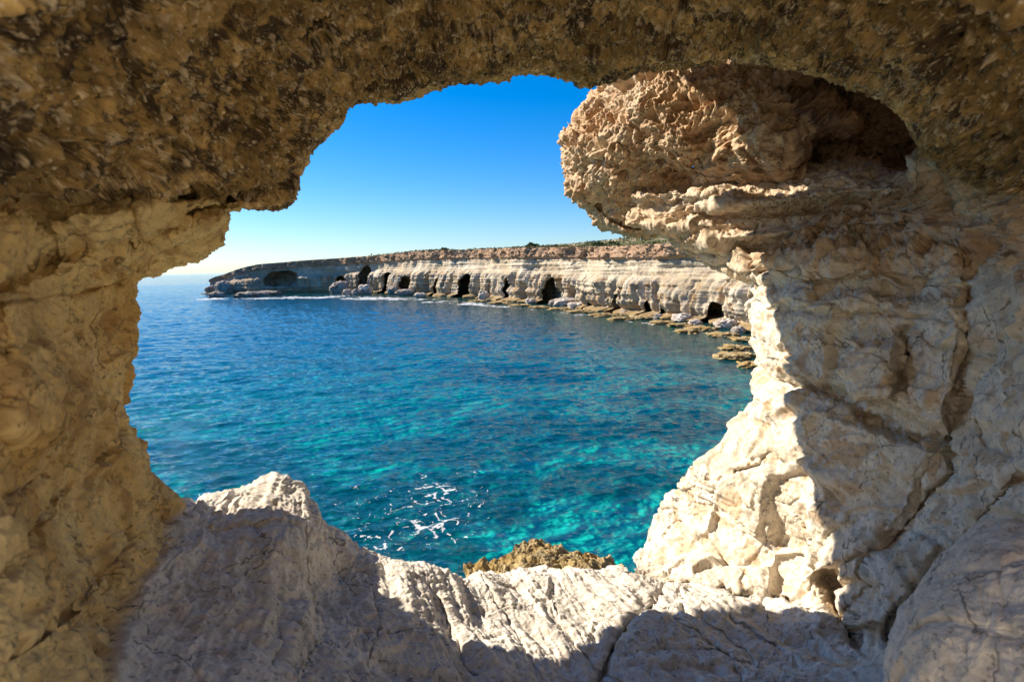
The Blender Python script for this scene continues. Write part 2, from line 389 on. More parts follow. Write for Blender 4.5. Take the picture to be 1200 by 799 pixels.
def rock_disp(P, wc, wl, wf, wr, wg=None):
    """displacement in metres for the rock kinds: ceiling, left wall, floor/ledge, right wall, crag"""
    d = np.zeros(len(P), F32)
    warp = np.stack([pn(P, 2.1, 5), pn(P, 2.1, 6), pn(P, 2.1, 7)], -1)*.12
    Q = P+warp
    f1 = worley(Q, (2.2,2.2,3.0), 3, 1.1); f2 = worley(Q, (6,6,8), 9, 1.1); f3 = worley(P+warp*.4, (17,17,21), 11, 1.0)
    big = fbm(P, 1.1, 3, 21)
    fine = fbm(P, 14, 4, 31, .6)
    strat = pn(P*np.array([.5,.5,1], F32)+warp*1.2, (1.0,1.0,9.0), 41)+.6*pn(P+warp, (2,2,22.0), 43)
    f0 = worley(Q, (1.1,1.1,1.5), 13, 1.0)
    lime = .05*big+.085*f0[2]+.060*f1[2]+.016*f2[2]+.004*f3[2]-.035*np.exp(-f1[1]*18)*ss(.0,.5,big+.2)+.011*fine-.012*ss(.25,.6,pn(Q,(7,7,10),19)+.4*pn(Q,19,18))
    wg_ = wg if wg is not None else 0
    d += wr*(lime+.018*strat)
    d += wl*(.06*big+.05*f0[2]+.03*f1[2]+.010*f2[2]+.016*strat+.018*fine-.03*ss(.25,.6,pn(Q,(7,7,12),19)))
    # ledge: chiselled ridges running down towards the camera's right
    gd = np.stack([P[:,0]*.94+P[:,1]*.34, -P[:,0]*.34+P[:,1]*.94, P[:,2]], -1)
    gro = ridged(gd+warp*.35, (4.6,.55,1.2), 4, 61, .55)
    d += wf*(.045*big+.03*f0[2]+.022*f1[2]+.007*f2[2]+.003*f3[2]+.034*gro+.013*fine)
    peb = worley(P, (26,26,26), 71)[0]; peb2 = worley(Q, (11,11,11), 72)[0]
    cg = .08*big+.03*strat+.05*f1[2]+.04*ridged(Q, 4.2, 4, 81)+.045*(.5-peb2)+.035*(.5-peb)+.035*fine-.11*ss(.15,.5,pn(Q,(3.5,3.5,6),83)+.4*pn(Q,9,84))
    d += wc*cg
    if wg is not None:
        pit = ss(.15,.55, fbm(Q, 5.0, 3, 91))
        d += wg*(.12*big+.16*worley(P+warp, (1.0,1.0,1.3), 14, 1.0)[2]+.03*strat+.05*f1[2]+.035*ridged(Q, (3,3,6), 5, 85)+.02*(.5-peb2)+.016*(.5-peb)+.035*fine-.10*pit)
    return d
def rock_col(P, wc, wl, wf, wr, wg=None):
    n1 = fbm(P, 1.6, 4, 201)[:,None]; n2 = fbm(P, 6, 4, 211)[:,None]; n3 = fbm(P, 24, 3, 221, .7)[:,None]
    st = fbm(P, (1.2,1.2,7), 3, 231)[:,None]
    c = lambda *a: np.array(a, F32)[None]
    def mix(a, b, t): t = np.clip(t, 0, 1); return a*(1-t)+b*t
    lime = mix(c(.50,.43,.335), c(.60,.54,.45), .5+.8*n1); lime = mix(lime, c(.40,.26,.14), ss(.22,.55, n2+.5*n1)*.65); lime = mix(lime, c(.33,.29,.21), ss(.25,.65, st-.3*n3)*.5)
    led = mix(c(.45,.41,.355), c(.55,.51,.45), .5+.9*n1); led = mix(led, c(.34,.27,.22), ss(.2,.8, n2+.6*n3)*.5); led = mix(led, c(.42,.27,.12), ss(.45,.9, n1+.4*n2)*.6)
    och = mix(c(.50,.32,.11), c(.64,.48,.22), .5+.9*n1); och = mix(och, c(.30,.17,.06), ss(.15,.7, n2+.4*st)*.6)
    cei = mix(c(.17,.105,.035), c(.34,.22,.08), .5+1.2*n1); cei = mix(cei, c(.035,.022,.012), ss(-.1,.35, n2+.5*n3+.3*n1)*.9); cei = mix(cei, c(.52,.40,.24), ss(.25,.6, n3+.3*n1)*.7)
    cra = mix(c(.50,.34,.20), c(.56,.44,.31), .5+.9*n1); cra = mix(cra, c(.36,.20,.10), ss(.1,.6, n2)*.7); cra = mix(cra, c(.20,.13,.08), ss(.3,.8, n3+.5*st)*.5)
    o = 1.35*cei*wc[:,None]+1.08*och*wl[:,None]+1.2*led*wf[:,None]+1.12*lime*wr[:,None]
    if wg is not None: o = o+cra*wg[:,None]
    return np.clip(o, .01, .9)
# strata band under the crag, and a rust tone where the right wall meets it
band = (ss(60, 0, flat_(np.abs(zy-(255+(zx-900)*.02)))-25)*flat_(zx > 780)).astype(F32)*wr
wg_ = band; wr2 = wr-band
qq = np.concatenate([np.full((NTH, NV2), .5), .5+.5*np.clip(distpx/40, 0, 1), np.ones((NTH, NV3))], 1).reshape(-1)
d = rock_disp(Pf, wc, wl, wf, wr2, wg_)*(.35+.65*dist_s)*np.where(wc > .5, qq, 1)
fade = np.ones((NTH, NVT), F32)
sh = (Pf+Nf*d[:,None])
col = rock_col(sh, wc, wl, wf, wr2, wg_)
Fq = grid_faces(NTH, NVT, True)
if sgn < 0: Fq = Fq[:, ::-1]
fc = Fq[:, 0]
lab = np.argmax(np.stack([wc, wl, wf, wr], 1)[fc], 1)
parts = [('cave_ceiling', M_CEIL, 'dark brown pebbly conglomerate rock ceiling arching over the sea cave opening', 'cave ceiling'),
         ('cave_wall', M_LIME, 'yellow ochre cave wall on the left side of the opening', 'cave wall'),
         ('rock_ledge', M_LIME, 'pale grey chiselled rock ledge at the foot of the opening, with a pointed peak on its left', 'rock ledge'),
         ('cave_wall', M_LIME, 'cream limestone cave wall on the right with deep joints and a sunlit buttress', 'cave wall')]
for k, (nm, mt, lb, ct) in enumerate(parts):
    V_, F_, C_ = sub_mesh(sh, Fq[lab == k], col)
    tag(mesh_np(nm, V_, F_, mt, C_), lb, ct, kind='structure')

# ------------------------------------------------------------------ inflated rocks
def inflated(name, outline, Dfun, front, back, mat, weights, nu=700, nv=260, disp=1.0, push=None, tint=None, p=2.0):
    """closed rock: an outline given by directions from the eye, centre depth Dfun(px,py), own thickness front and back"""
    ol = np.array(outline, float); c = ol.mean(0)
    oc = np.vstack([ol, ol[:1]]); sg = np.linalg.norm(np.diff(oc, axis=0), axis=1); cu = np.concatenate([[0], np.cumsum(sg)])
    u = np.linspace(0, cu[-1], nu, endpoint=False)
    ox = np.interp(u, cu, oc[:,0]); oy = np.interp(u, cu, oc[:,1])
    # slightly smooth the corners
    for _ in range(3):
        ox = (np.roll(ox,1)+2*ox+np.roll(ox,-1))/4; oy = (np.roll(oy,1)+2*oy+np.roll(oy,-1))/4
    ph = np.linspace(0.004, math.pi-.004, nv)
    sr = np.sin(ph)**(2/p*1.0); cz = np.sign(np.cos(ph))*np.abs(np.cos(ph))**(2/p)
    X = c[0]+(ox-c[0])[:,None]*sr[None]; Y = c[1]+(oy-c[1])[:,None]*sr[None]
    Dc = Dfun(X, Y)
    Dd = Dc-np.where(cz > 0, front, back)[None]*cz[None]
    if push is not None: Dd = Dd+push(X, Y)*(cz > 0)[None]
    Gk = at(X, Y, Dd)
    nn = grid_normals(Gk, True)
    cen = Gk.mean((0,1)); s_ = np.sign((nn*(Gk-cen)).sum(-1).mean()); nn = nn*s_
    vd = CAM-Gk; vd /= np.linalg.norm(vd, axis=-1, keepdims=True)
    kb = (ss(.45, .1, sr)*np.sign(cz))[None,:,None]
    nn = nn*(1-np.abs(kb))+vd*kb
    for _ in range(10):
        nn = np.roll(nn,1,0)+nn+np.roll(nn,-1,0); nn[:,1:-1] = nn[:,1:-1]+nn[:,:-2]+nn[:,2:]; nn /= np.linalg.norm(nn, axis=-1, keepdims=True)+1e-9
    P = Gk.reshape(-1,3).astype(F32); N_ = nn.reshape(-1,3).astype(F32)
    n = len(P); ws = [np.full(n, w, F32) for w in weights]
    dd = rock_disp(P, *ws)*disp
    P = P+N_*dd[:,None]
    cc = rock_col(P, *ws)
    if tint is not None: cc = tint(P, cc)
    Fk = grid_faces(nu, nv, True)
    if s_ < 0: Fk = Fk[:, ::-1]
    # caps
    return mesh_np(name, P, Fk, mat, cc)
crag = [(722,60),(713,95),(711,117),(688,130),(676,137),(674,152),(660,160),(656,172),(658,186),(664,200),(672,214),(682,228),(697,240),(712,254),(728,262),(745,268),(765,266),(788,272),(797,286),(815,301),(850,312),(900,318),(980,300),(1080,285),(1150,265),(1170,200),(1165,120),(1080,50),(950,10),(800,10)]
def crag_push(X, Y):
    p = .55*ss(150, 250, Y)*ss(640,760,X)                       # undercut below
    p = p+2.2*ss(925,1000,X+18*np.sin(Y/13)+9*np.sin(Y/5))*ss(212,186,Y+8*np.sin(X/17))                       # dark hollow on the right
    p = p-.10*np.exp(-(((X-900)/45)**2+((Y-150)/60)**2))
    return p
o = inflated('hanging_crag', crag, lambda X, Y: 7.7-(X-660)*.0060, 1.1, 3.6, M_CRAG, (0,0,0,0,1.), 1300, 520, 1.0, crag_push)
tag(o, 'rough pinkish tan rock crag jutting out under the ceiling at the upper right of the opening', 'rock crag', kind='structure')
strat = [(733,262),(765,268),(790,276),(799,288),(822,303),(850,314),(880,326),(960,322),(1060,318),(1140,300),(1190,270),(1190,215),(1100,205),(1000,195),(900,200),(800,205),(745,225)]
o = inflated('layered_rock', strat, lambda X, Y: 6.9-(X-733)*.0062+(Y-260)*.002, .55, 1.2, M_CRAG, (0,0,0,.4,.6), 1200, 360, .7, lambda X, Y: .11*np.sin((Y+.04*(X-733)+6*np.sin(X/37))/6.5)+.05*np.sin((Y+X*.1)/3.1))
tag(o, 'thin bedded layered rock shelf between the crag and the right cave wall', 'rock layers', kind='structure')
boul = [(1042,830),(1046,770),(1062,720),(1090,685),(1120,655),(1150,628),(1180,618),(1230,625),(1300,680),(1320,800),(1250,900),(1120,900)]
o = inflated('boulder', boul, lambda X, Y: 2.35-(X-1050)*.002-(Y-620)*.0016, .35, .4, M_LIME, (0,0,.5,.5,0), 600, 240, .7, tint=lambda P, cc: np.clip(cc*1.12+.03, 0, .8))
tag(o, 'smooth pale limestone boulder lying in the bottom right corner of the cave', 'boulder')

# ochre reef rock at the foot of the cliff, at the water
def blob(name, loc, rad, mat, seed, nu=90, nv=50, rough=.25, flat_top=0, colr=None, sc=None, parent=None):
    u = np.linspace(0, 2*math.pi, nu, endpoint=False); v = np.linspace(.01, math.pi-.01, nv)
    U, Vv = np.meshgrid(u, v, indexing='ij')
    S = np.stack([np.cos(U)*np.sin(Vv), np.sin(U)*np.sin(Vv), np.cos(Vv)], -1).reshape(-1,3).astype(F32)
    S = np.sign(S)*np.abs(S)**.8
    sc = sc or 1.0
    Sd = S+seed*3.17
    w = worley(Sd, 1.6*sc, seed, 1.0); w2 = worley(Sd, 4*sc, seed+1, 1.0)
    r = 1+rough*(1.1*w[2]+.4*w2[2]+.7*fbm(Sd, 1.2*sc, 3, seed)+.25*fbm(Sd, 7*sc, 3, seed+3))
    P = S*r[:,None]*np.array(rad, F32)
    cc = colr(P+np.array(loc, F32), seed)
    o = mesh_np(name, P, grid_faces(nu, nv, True)[:, ::-1], mat, cc, parent)
    o.location = loc
    return o
def c_ochre(P, s):
    n = fbm(P, 1.2, 4, 300+s)[:,None]; n2 = fbm(P, 5, 3, 310+s)[:,None]
    a = np.array([[.34,.23,.08]], F32); b = np.array([[.16,.10,.04]], F32); e = np.array([[.40,.32,.18]], F32)
    t = np.clip(.5+n, 0, 1); o = a*(1-t)+e*t; t2 = ss(.0,.5,n2); return np.clip(o*(1-t2*.6)+b*t2*.6, .01, .9)
def c_grey(P, s):
    n = fbm(P, .8, 4, 320+s)[:,None]; n2 = fbm(P, 3, 3, 330+s)[:,None]
    a = np.array([[.30,.245,.20]], F32); b = np.array([[.16,.12,.09]], F32); e = np.array([[.46,.42,.37]], F32)
    t = np.clip(.5+n, 0, 1); o = a*(1-t)+e*t; t2 = ss(.0,.5,n2); return np.clip(o*(1-t2*.6)+b*t2*.6, .01, .9)
def c_pale(P, s):
    return np.clip(c_grey(P, s)*1.35+.03, 0, .8)
# reef: outline traced on its own plane a little over the water
def reef():
    pts = [(535,672),(560,664),(590,657),(605,644),(625,638),(645,645),(662,648),(690,650),(702,658),(722,653),(740,664),(742,720),(640,760),(560,740)]
    ol = np.array(pts, float); Z = .75
    Gp = ground(ol[:,0], ol[:,1], .6)
    c = Gp.mean(0); nu, nv = 420, 150
    oc = np.vstack([Gp, Gp[:1]]); sg = np.linalg.norm(np.diff(oc, axis=0), axis=1); cu = np.concatenate([[0], np.cumsum(sg)])
    u = np.linspace(0, cu[-1], nu, endpoint=False)
    E = np.stack([np.interp(u, cu, oc[:,i]) for i in range(3)], -1)
    t = np.linspace(0.003, 1.25, nv)
    V = c[None,None]+(E-c)[:,None]*t[None,:,None]
    V[...,2] = .70-np.clip(t-.9, 0, 1)[None]**1.0*5.5
    P = V.reshape(-1,3).astype(F32)
    w = worley(P, (.9,.9,.9), 5, 1.); w2 = worley(P, 3.5, 6, 1.)
    P[:,2] += .22*fbm(P, .7, 3, 8)+.08*w[2]+.06*w2[2]+.09*ridged(P, 3, 4, 9)+.05*fbm(P, 9, 3, 12)
    P[:,0] += .14*pn(P, 2.5, 10); P[:,1] += .14*pn(P, 2.5, 11)
    o = mesh_np('reef_rock', P, grid_faces(nu, nv, True)[:, ::-1], M_REEF, c_ochre(P, 1))
    tag(o, 'low knobbly ochre brown reef rock in the water just beyond the rock ledge', 'rock')
reef()

# added unseen terrace behind the eye, throwing sunlight into the cave
xt = np.linspace(-16, 16, 160); yt = np.linspace(-26, .6, 140)
Xt, Yt = np.meshgrid(xt, yt, indexing='ij'); Pt = np.stack([Xt, Yt, 0*Xt], -1).reshape(-1,3).astype(F32)
Pt[:,2] = H-2.3+.85*np.clip(-Pt[:,1]-1.0, 0, 9.5)**1.05+.12*fbm(Pt, .5, 4, 65)+.08*worley(Pt, .8, 66, 1.)[2]
o_ = np.ones(len(Pt), F32)*0
tag(mesh_np('bounce_terrace', Pt, grid_faces(160,140), M_LIME, np.clip(rock_col(Pt, o_, o_, o_, o_+1)*1.5, 0, .82)), 'added unseen pale limestone terrace behind the cave', 'reflector', kind='structure')

# ------------------------------------------------------------------ far headland cliff
wl_px = [(236,344.5),(262,344),(300,344),(345,343.5),(400,343),(440,344),(480,346),(520,348),(560,351),(600,355),(650,359),(700,366),(740,371),(790,377),(840,384),(885,392)]
path = np.array([ground(a, b, 0)[:2] for a, b in wl_px])
path = np.vstack([[path[0]+np.array([3, 40])], [path[0]+np.array([-1.5, 14])], path, [(27.5,46),(27.5,34),(25.5,20),(23,9),(22,-6)]])
def crspline(P, n):
    sg = np.linalg.norm(np.diff(P, axis=0), axis=1)**.5; t = np.concatenate([[0], np.cumsum(sg)])
    m = np.gradient(P, t, axis=0); uu = np.linspace(0, t[-1], n*6)
    k = np.clip(np.searchsorted(t, uu, side='right')-1, 0, len(P)-2); h = (t[k+1]-t[k]); x = (uu-t[k])/h
    h00 = 2*x**3-3*x**2+1; h10 = x**3-2*x**2+x; h01 = -2*x**3+3*x**2; h11 = x**3-x**2
    Q = h00[:,None]*P[k]+(h10*h)[:,None]*m[k]+h01[:,None]*P[k+1]+(h11*h)[:,None]*m[k+1]
    return Q
sp = crspline(path, 400)
# sample finer where it is seen larger (angle from camera) 
dl = np.linalg.norm(np.diff(sp, axis=0), axis=1); ddist = np.linalg.norm(sp[1:], axis=1)
cu = np.concatenate([[0], np.cumsum(dl/ddist+dl*.002)])
NS = int(1700*QL); uu = np.linspace(0, cu[-1], NS)
SPx = np.interp(uu, cu, sp[:,0]); SPy = np.interp(uu, cu, sp[:,1])
tx = np.gradient(SPx); ty = np.gradient(SPy)
for _ in range(60):
    tx[1:-1] = (tx[:-2]+2*tx[1:-1]+tx[2:])/4; ty[1:-1] = (ty[:-2]+2*ty[1:-1]+ty[2:])/4
tl = np.hypot(tx, ty); nx, ny = ty/tl, -tx/tl           # outward normal (to the bay)
spx = to_px(np.stack([SPx, SPy, np.zeros(NS)], -1))[0]
spD = np.hypot(SPx, SPy)
# cliff height
vis = (SPy > 20)
Hc = np.interp(spx, [236,262,280,300,345,400,440,480,540,600,700,800,900], [4.5,6.5,8.3,9.4,10.3,11.0,11.4,11.9,11.4,10.9,9.9,9.6,9.2])
Hc = np.where(vis, Hc, 9.5)
NZ = int(210*QL)
zz = np.linspace(0, 1, NZ)
arcs = np.concatenate([[0], np.cumsum(np.hypot(np.diff(SPx), np.diff(SPy)))])
off = np.zeros((NS, NZ)); Zg = np.zeros((NS, NZ))
Zg = -1.2+(Hc[:,None]+1.2)*zz[None]
hrel = np.clip(Zg/Hc[:,None], 0, 1)
# setback profile: cap overhanging, wall below, talus at the foot
setb = 2.0+0.4*ss(.05,.3,hrel)+.6*ss(.3,.75,hrel)-.45*ss(.79,.84,hrel)
setb = setb-(1.9+1.3*fbm(np.stack([np.repeat(arcs[:,None], NZ, 1), 0*Zg, 0*Zg], -1).reshape(-1,3).astype(F32), (.35,1,1), 3, 470).reshape(hrel.shape))*ss(.085,.03,hrel)
A = np.stack([np.repeat(arcs[:,None], NZ, 1), Zg, np.zeros_like(Zg)], -1).reshape(-1,3).astype(F32)
big = fbm(A, (.045,.05,1), 3, 400); mid = fbm(A, (.16,.10,1), 3, 410)
flute = ridged(A, (.55,.06,1), 3, 420); strat = pn(A, (.05,1.1,1), 430)+.6*pn(A, (.10,2.6,1), 431)
wv = worley(A+.4*np.stack([pn(A,.7,1),pn(A,.7,2),0*mid],-1), (.55,.8,1), 440, 1.0); wv2 = worley(A, (1.6,2.2,1), 441, 1.0)
hr = hrel.reshape(-1).astype(F32)
lowm = ss(.60,.45,hr); capm = ss(.78,.84,hr)
dsp = 2.2*big+.8*mid+1.0*flute*lowm*ss(.02,.2,hr)+.27*strat*(1-capm)+(.15+.4*capm)*wv[2]+(.08+.2*capm)*wv2[2]
off = -setb.reshape(-1)+dsp
# caves: px centre, half width px, top y, bottom y, depth m, lean
caves = [(334,17,317,331,5,0),(322,10,318,330,4,0),(401,6.5,323,336,6,0),(426,5.5,311,336,5,0),(455,7,319,340,7,0),(478,6,323,338,6,0),(547.5,6.5,321,349,8,0),(597,3,326,345,4,0),(575,3,328,345,4,0),(560,3,327,344,2,0),
 (641,6,325,352,5,0),(654,8,326,352,2.5,0),(613,4,330,350,2,0),(686,5,334,360,4,0),(700,3.5,342,362,4,0),(733,4,344,362,4,0),(722,4,342,362,2,0),(784,6,350,372,4,0),(765,3.5,352,370,4,0),(803,5,350,373,2,0),(836,8,354,378,4,0),(862,6,352,380,2.5,0),(515,3,326,345,4,0),(500,3,326,344,2,0),(530,3,326,345,1.8,0),(440,4,325,340,2,0),(670,5,335,358,2,0)]
P0 = np.stack([SPx[:,None]-nx[:,None]*2.2+0*Zg, SPy[:,None]-ny[:,None]*2.2+0*Zg, Zg], -1)
cpx, cpy, _ = to_px(P0.reshape(-1,3))
cpx = cpx+.8*fbm(A, (.5,.5,1), 2, 450); 
cav = np.zeros(len(A))
for cx, hw, ty_, by, dp, ln in caves:
    h = (by-cpy)/(by-ty_)                 # 0 at bottom, 1 at top
    wd = hw*np.sqrt(np.clip(1-np.clip(h,0,1)**3, 0, 1))
    m = ss(1.0,.86, np.abs(cpx-cx)/np.maximum(wd,.01))*(h < 1.0)*(h > -.35)
    if dp >= 4: cav = np.maximum(cav, dp*2.0*m)
    else: off = off-dp*.8*m
fadein = 1.0
off = off.reshape(NS, NZ)
cav = cav.reshape(NS, NZ)
CX = SPx[:,None]+nx[:,None]*off+(SPx/spD)[:,None]*cav; CY = SPy[:,None]+ny[:,None]*off+(SPy/spD)[:,None]*cav
Gc = np.stack([CX, CY, Zg], -1); Gc[:,0,2] = -9
Pc = Gc.reshape(-1,3).astype(F32)
def mixc(a, b, t): t = np.clip(t, 0, 1)[:,None]; return a*(1-t)+b*t
c_ = lambda *a: np.array([a], F32)
n1 = fbm(A, (.12,.3,1), 4, 460); n2 = fbm(A, (.5,.9,1), 4, 461); streak = fbm(A, (.9,.06,1), 3, 462)
cw = mixc(c_(.46,.37,.25), c_(.60,.52,.40), .5+.9*n1)
cw = mixc(cw, c_(.36,.21,.08), ss(.0,.5,n2*.6+.8*streak)*.8*ss(.75,.35,hr))
cw = mixc(cw, c_(.40,.36,.27), ss(.0,.5,fbm(A, (.05,2.2,1), 3, 463))*.75)
capc = mixc(c_(.36,.22,.13), c_(.50,.34,.22), .5+.9*n2); capc = mixc(capc, c_(.20,.14,.10), ss(.2,.8,n1+n2)*.6)
cl = mixc(cw, capc, ss(.76,.82, hr+.05*n2+.03*n1))
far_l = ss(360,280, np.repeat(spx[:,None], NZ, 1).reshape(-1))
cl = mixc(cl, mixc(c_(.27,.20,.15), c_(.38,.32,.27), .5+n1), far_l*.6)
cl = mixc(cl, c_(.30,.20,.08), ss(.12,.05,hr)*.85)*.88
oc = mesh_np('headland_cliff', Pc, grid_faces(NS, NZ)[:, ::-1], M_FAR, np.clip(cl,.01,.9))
tag(oc, 'long pale limestone sea cliff with a brown cap and rows of dark sea caves', 'cliff', kind='structure')
# plateau behind the cliff top
NPz = 90
tt = np.linspace(0, 1, NPz)**2.2
topP = Gc[:, -1]
smx = SPx-nx*4; smy = SPy-ny*4
back = np.stack([SPx*1.0-nx*0, SPy+0], -1)
PP = []
cenx, ceny = 60., 330.
for k in range(NPz):
    t = tt[k]
    bx = smx+(np.clip((smx-0)*1.0,-400,400))*t*2.2; 
    # go straight back (away from the bay) 
    X = topP[:,0]*(1-ss(0,.02,t))+(smx)*ss(0,.02,t)+np.where(vis, smx*t*3.0+t*40, t*300)
    Y = topP[:,1]*(1-ss(0,.02,t))+(smy)*ss(0,.02,t)+np.where(vis, smy*t*3.0, t*60+0*smy)
    PP.append(np.stack([X, Y, np.zeros(NS)], -1))
Gp = np.stack(PP, 1)
pf = Gp.reshape(-1,3).astype(F32)
dd = np.repeat(tt[None], NS, 0).reshape(-1)
hz = np.repeat(Hc[:,None], NPz, 1).reshape(-1)
ppx = np.repeat(spx[:,None], NPz, 1).reshape(-1)
rise = np.interp(ppx, [236,300,400,480,560,600,660,700,740,790,850,900], [-.9,-.2,.3,.7,.8,.9,1.2,1.5,1.35,1.1,.8,.6])
r_ = np.hypot(pf[:,0], pf[:,1])
z = hz+ss(0,.03,dd)*.15+ss(.0,.35,dd)*rise*2.2*2.0
z = z+ss(.004,.05,dd)*(.6*fbm(pf, (.08,.08,1), 3, 500)+.25*fbm(pf, (.5,.5,1), 3, 501))-ss(.6,1.0,dd)*18
Gp[...,2] = z.reshape(NS, NPz); Gp[:,0] = topP
pf = Gp.reshape(-1,3).astype(F32)
n1 = fbm(pf, (.12,.12,.3), 3, 510); n2 = fbm(pf, (.6,.6,.6), 3, 511)
cs = mixc(c_(.26,.20,.12), c_(.11,.125,.04), ss(-.45,.05,n1+.6*n2)*ss(.003,.03,dd)); cs = mixc(cs, c_(.40,.31,.21), ss(.3,.6,n2-.4*n1))
tag(mesh_np('plateau', pf, grid_faces(NS, NPz), M_SOIL, cs), 'scrub covered plateau on top of the far headland', 'plateau', kind='structure')

# ------------------------------------------------------------------ sea
SUN_AZ = math.radians(68)       # to the left of the view direction
SUN_EL = math.radians(36)
def wave(P, r):
    q = np.stack([P[:,0]*.94+P[:,1]*.34, -P[:,0]*.34+P[:,1]*.94, 0*P[:,0]], -1).astype(F32)
    r = r.astype(F32)
    h = .10*pn(q, (.16,.34,1), 600)*ss(3000,600,r)
    h += .055*(1-2*np.abs(pn(q, (.45,.85,1), 601)))*ss(900,200,r)
    h += .045*pn(q, (.9,1.7,1), 602)*ss(300,100,r)
    h += .022*(1-2*np.abs(pn(q+.2*pn(q,.8,77)[:,None], (1.9,3.4,1), 603)))*ss(160,60,r)
    h += .010*pn(q, (4.2,7,1), 604)*ss(60,30,r)
    return h
NR = int(950*QL); NA = int(950*QL)
rr = np.concatenate([[3.], np.geomspace(9, 420, NR-60), np.geomspace(440, 40000, 59)])
aa = np.concatenate([np.linspace(-180,-48,60,endpoint=False), np.linspace(-48,36,NA-120,endpoint=False), np.linspace(36,180,60)])
aa = np.radians(aa)
Rg, Ag = np.meshgrid(rr, aa, indexing='ij')
Gs = np.stack([Rg*np.sin(Ag), Rg*np.cos(Ag), 0*Rg], -1).reshape(-1,3).astype(F32)
Gs[:,2] = wave(Gs, Rg.reshape(-1))
def sea_mat():
    m, nt, N, L = new_mat('sea_water')
    out = N('ShaderNodeOutputMaterial')
    tc = N('ShaderNodeTexCoord')
    mp = N('ShaderNodeMapping'); mp.inputs['Scale'].default_value = (1,1.9,1); mp.inputs['Rotation'].default_value = (0,0,.35); L(tc.outputs['Object'], mp.inputs[0])
    n1 = N('ShaderNodeTexNoise'); n1.inputs['Scale'].default_value = 1.1; n1.inputs['Detail'].default_value = 6; n1.inputs['Roughness'].default_value = .6; n1.inputs['Distortion'].default_value = .6
    n2 = N('ShaderNodeTexNoise'); n2.inputs['Scale'].default_value = 4.5; n2.inputs['Detail'].default_value = 4; n2.inputs['Distortion'].default_value = .4
    L(mp.outputs[0], n1.inputs[0]); L(mp.outputs[0], n2.inputs[0])
    ad = N('ShaderNodeMath'); ad.operation = 'MULTIPLY_ADD'; ad.inputs[1].default_value = .22; L(n2.outputs[0], ad.inputs[0]); L(n1.outputs[0], ad.inputs[2])
    ad.inputs[1].default_value = .14
    bp = N('ShaderNodeBump'); bp.inputs['Strength'].default_value = .9; bp.inputs['Distance'].default_value = .145; L(ad.outputs[0], bp.inputs['Height'])
    gl = N('ShaderNodeBsdfGlossy'); gl.inputs['Roughness'].default_value = .06; gl.inputs['Color'].default_value = (1,1,1,1); L(bp.outputs[0], gl.inputs['Normal'])
    tr = N('ShaderNodeBsdfTransparent'); tr.inputs['Color'].default_value = (.20,.96,.91,1)
    df = N('ShaderNodeBsdfDiffuse'); df.inputs['Color'].default_value = (.003,.24,.28,1); L(bp.outputs[0], df.inputs['Normal'])
    mx = N('ShaderNodeMixShader'); mx.inputs[0].default_value = .14; L(tr.outputs[0], mx.inputs[1]); L(df.outputs[0], mx.inputs[2])
    fr = N('ShaderNodeFresnel'); fr.inputs['IOR'].default_value = 1.353; L(bp.outputs[0], fr.inputs['Normal'])
    mx2 = N('ShaderNodeMixShader'); L(fr.outputs[0], mx2.inputs[0]); L(mx.outputs[0], mx2.inputs[1]); L(gl.outputs[0], mx2.inputs[2])
    L(mx2.outputs[0], out.inputs[0])
    return m
M_SEA = sea_mat()
tag(mesh_np('sea', Gs, grid_faces(len(rr), len(aa))[:, ::-1], M_SEA), 'rippled turquoise and deep blue sea filling the bay', 'sea', kind='structure')

# seabed
xs = np.linspace(-260, 260, 620); xs = xs*np.abs(xs)**.6/(260**.6); xs[0] = -45000; xs[-1] = 45000; ys = np.concatenate([[-2000], np.linspace(-20, 80, 420), np.linspace(80.5, 600, 200), [3000, 45000]])
Xb, Yb = np.meshgrid(xs, ys, indexing='ij')
Pb = np.stack([Xb, Yb, 0*Xb], -1).reshape(-1,3).astype(F32)
bpx, bpy_, _ = to_px(np.stack([Pb[:,0], Pb[:,1], 0*Pb[:,0]], -1).astype(float))
wp = np.stack([fbm(Pb, (.3,.3,1), 3, 700), fbm(Pb, (.3,.3,1), 3, 701)], -1)
def ell(cx, cy, rx, ry, soft=.25):
    return ss(1+soft, 1-soft, np.hypot((bpx+wp[:,0]*rx*.45-cx)/rx, (bpy_+wp[:,1]*ry*.45-cy)/ry))
# how dark: weed and rock on the sand.  Given where they lie in the bay
dark = np.zeros(len(Pb), F32)
for e in [(702,600,44,17),(655,552,34,11),(675,564,24,9),(566,602,22,15),(598,620,14,8),(610,560,30,8),(500,560,60,30),(430,520,95,34),(545,505,90,24),(520,465,120,14),(700,490,120,14),(800,440,90,14),(640,445,120,12),(360,560,60,40),(300,500,90,30),(200,560,60,40),(520,655,90,10),(250,470,120,16),(420,600,35,12),(600,400,90,8),(800,415,60,6)]:
    dark = np.maximum(dark, ell(*e))
rb = np.hypot(Pb[:,0], Pb[:,1])
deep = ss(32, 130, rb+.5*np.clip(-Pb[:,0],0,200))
weed = ss(.05,.35, fbm(Pb, (.12,.2,1), 4, 702))*ss(22,50,rb)
dark = np.clip(np.maximum(dark*(.9+.35*fbm(Pb,(.8,.8,1),3,703)), weed*.7), 0, 1)
Pb[:,2] = -3.2-1.2*deep-2.0*ss(60,250,rb)+.5*dark*np.abs(fbm(Pb, (.5,.5,1), 3, 704))+.3*fbm(Pb, (.1,.1,1), 2, 705)
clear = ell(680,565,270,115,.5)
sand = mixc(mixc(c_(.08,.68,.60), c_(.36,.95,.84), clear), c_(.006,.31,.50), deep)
sand = mixc(sand, c_(.004,.045,.085), dark*.95)
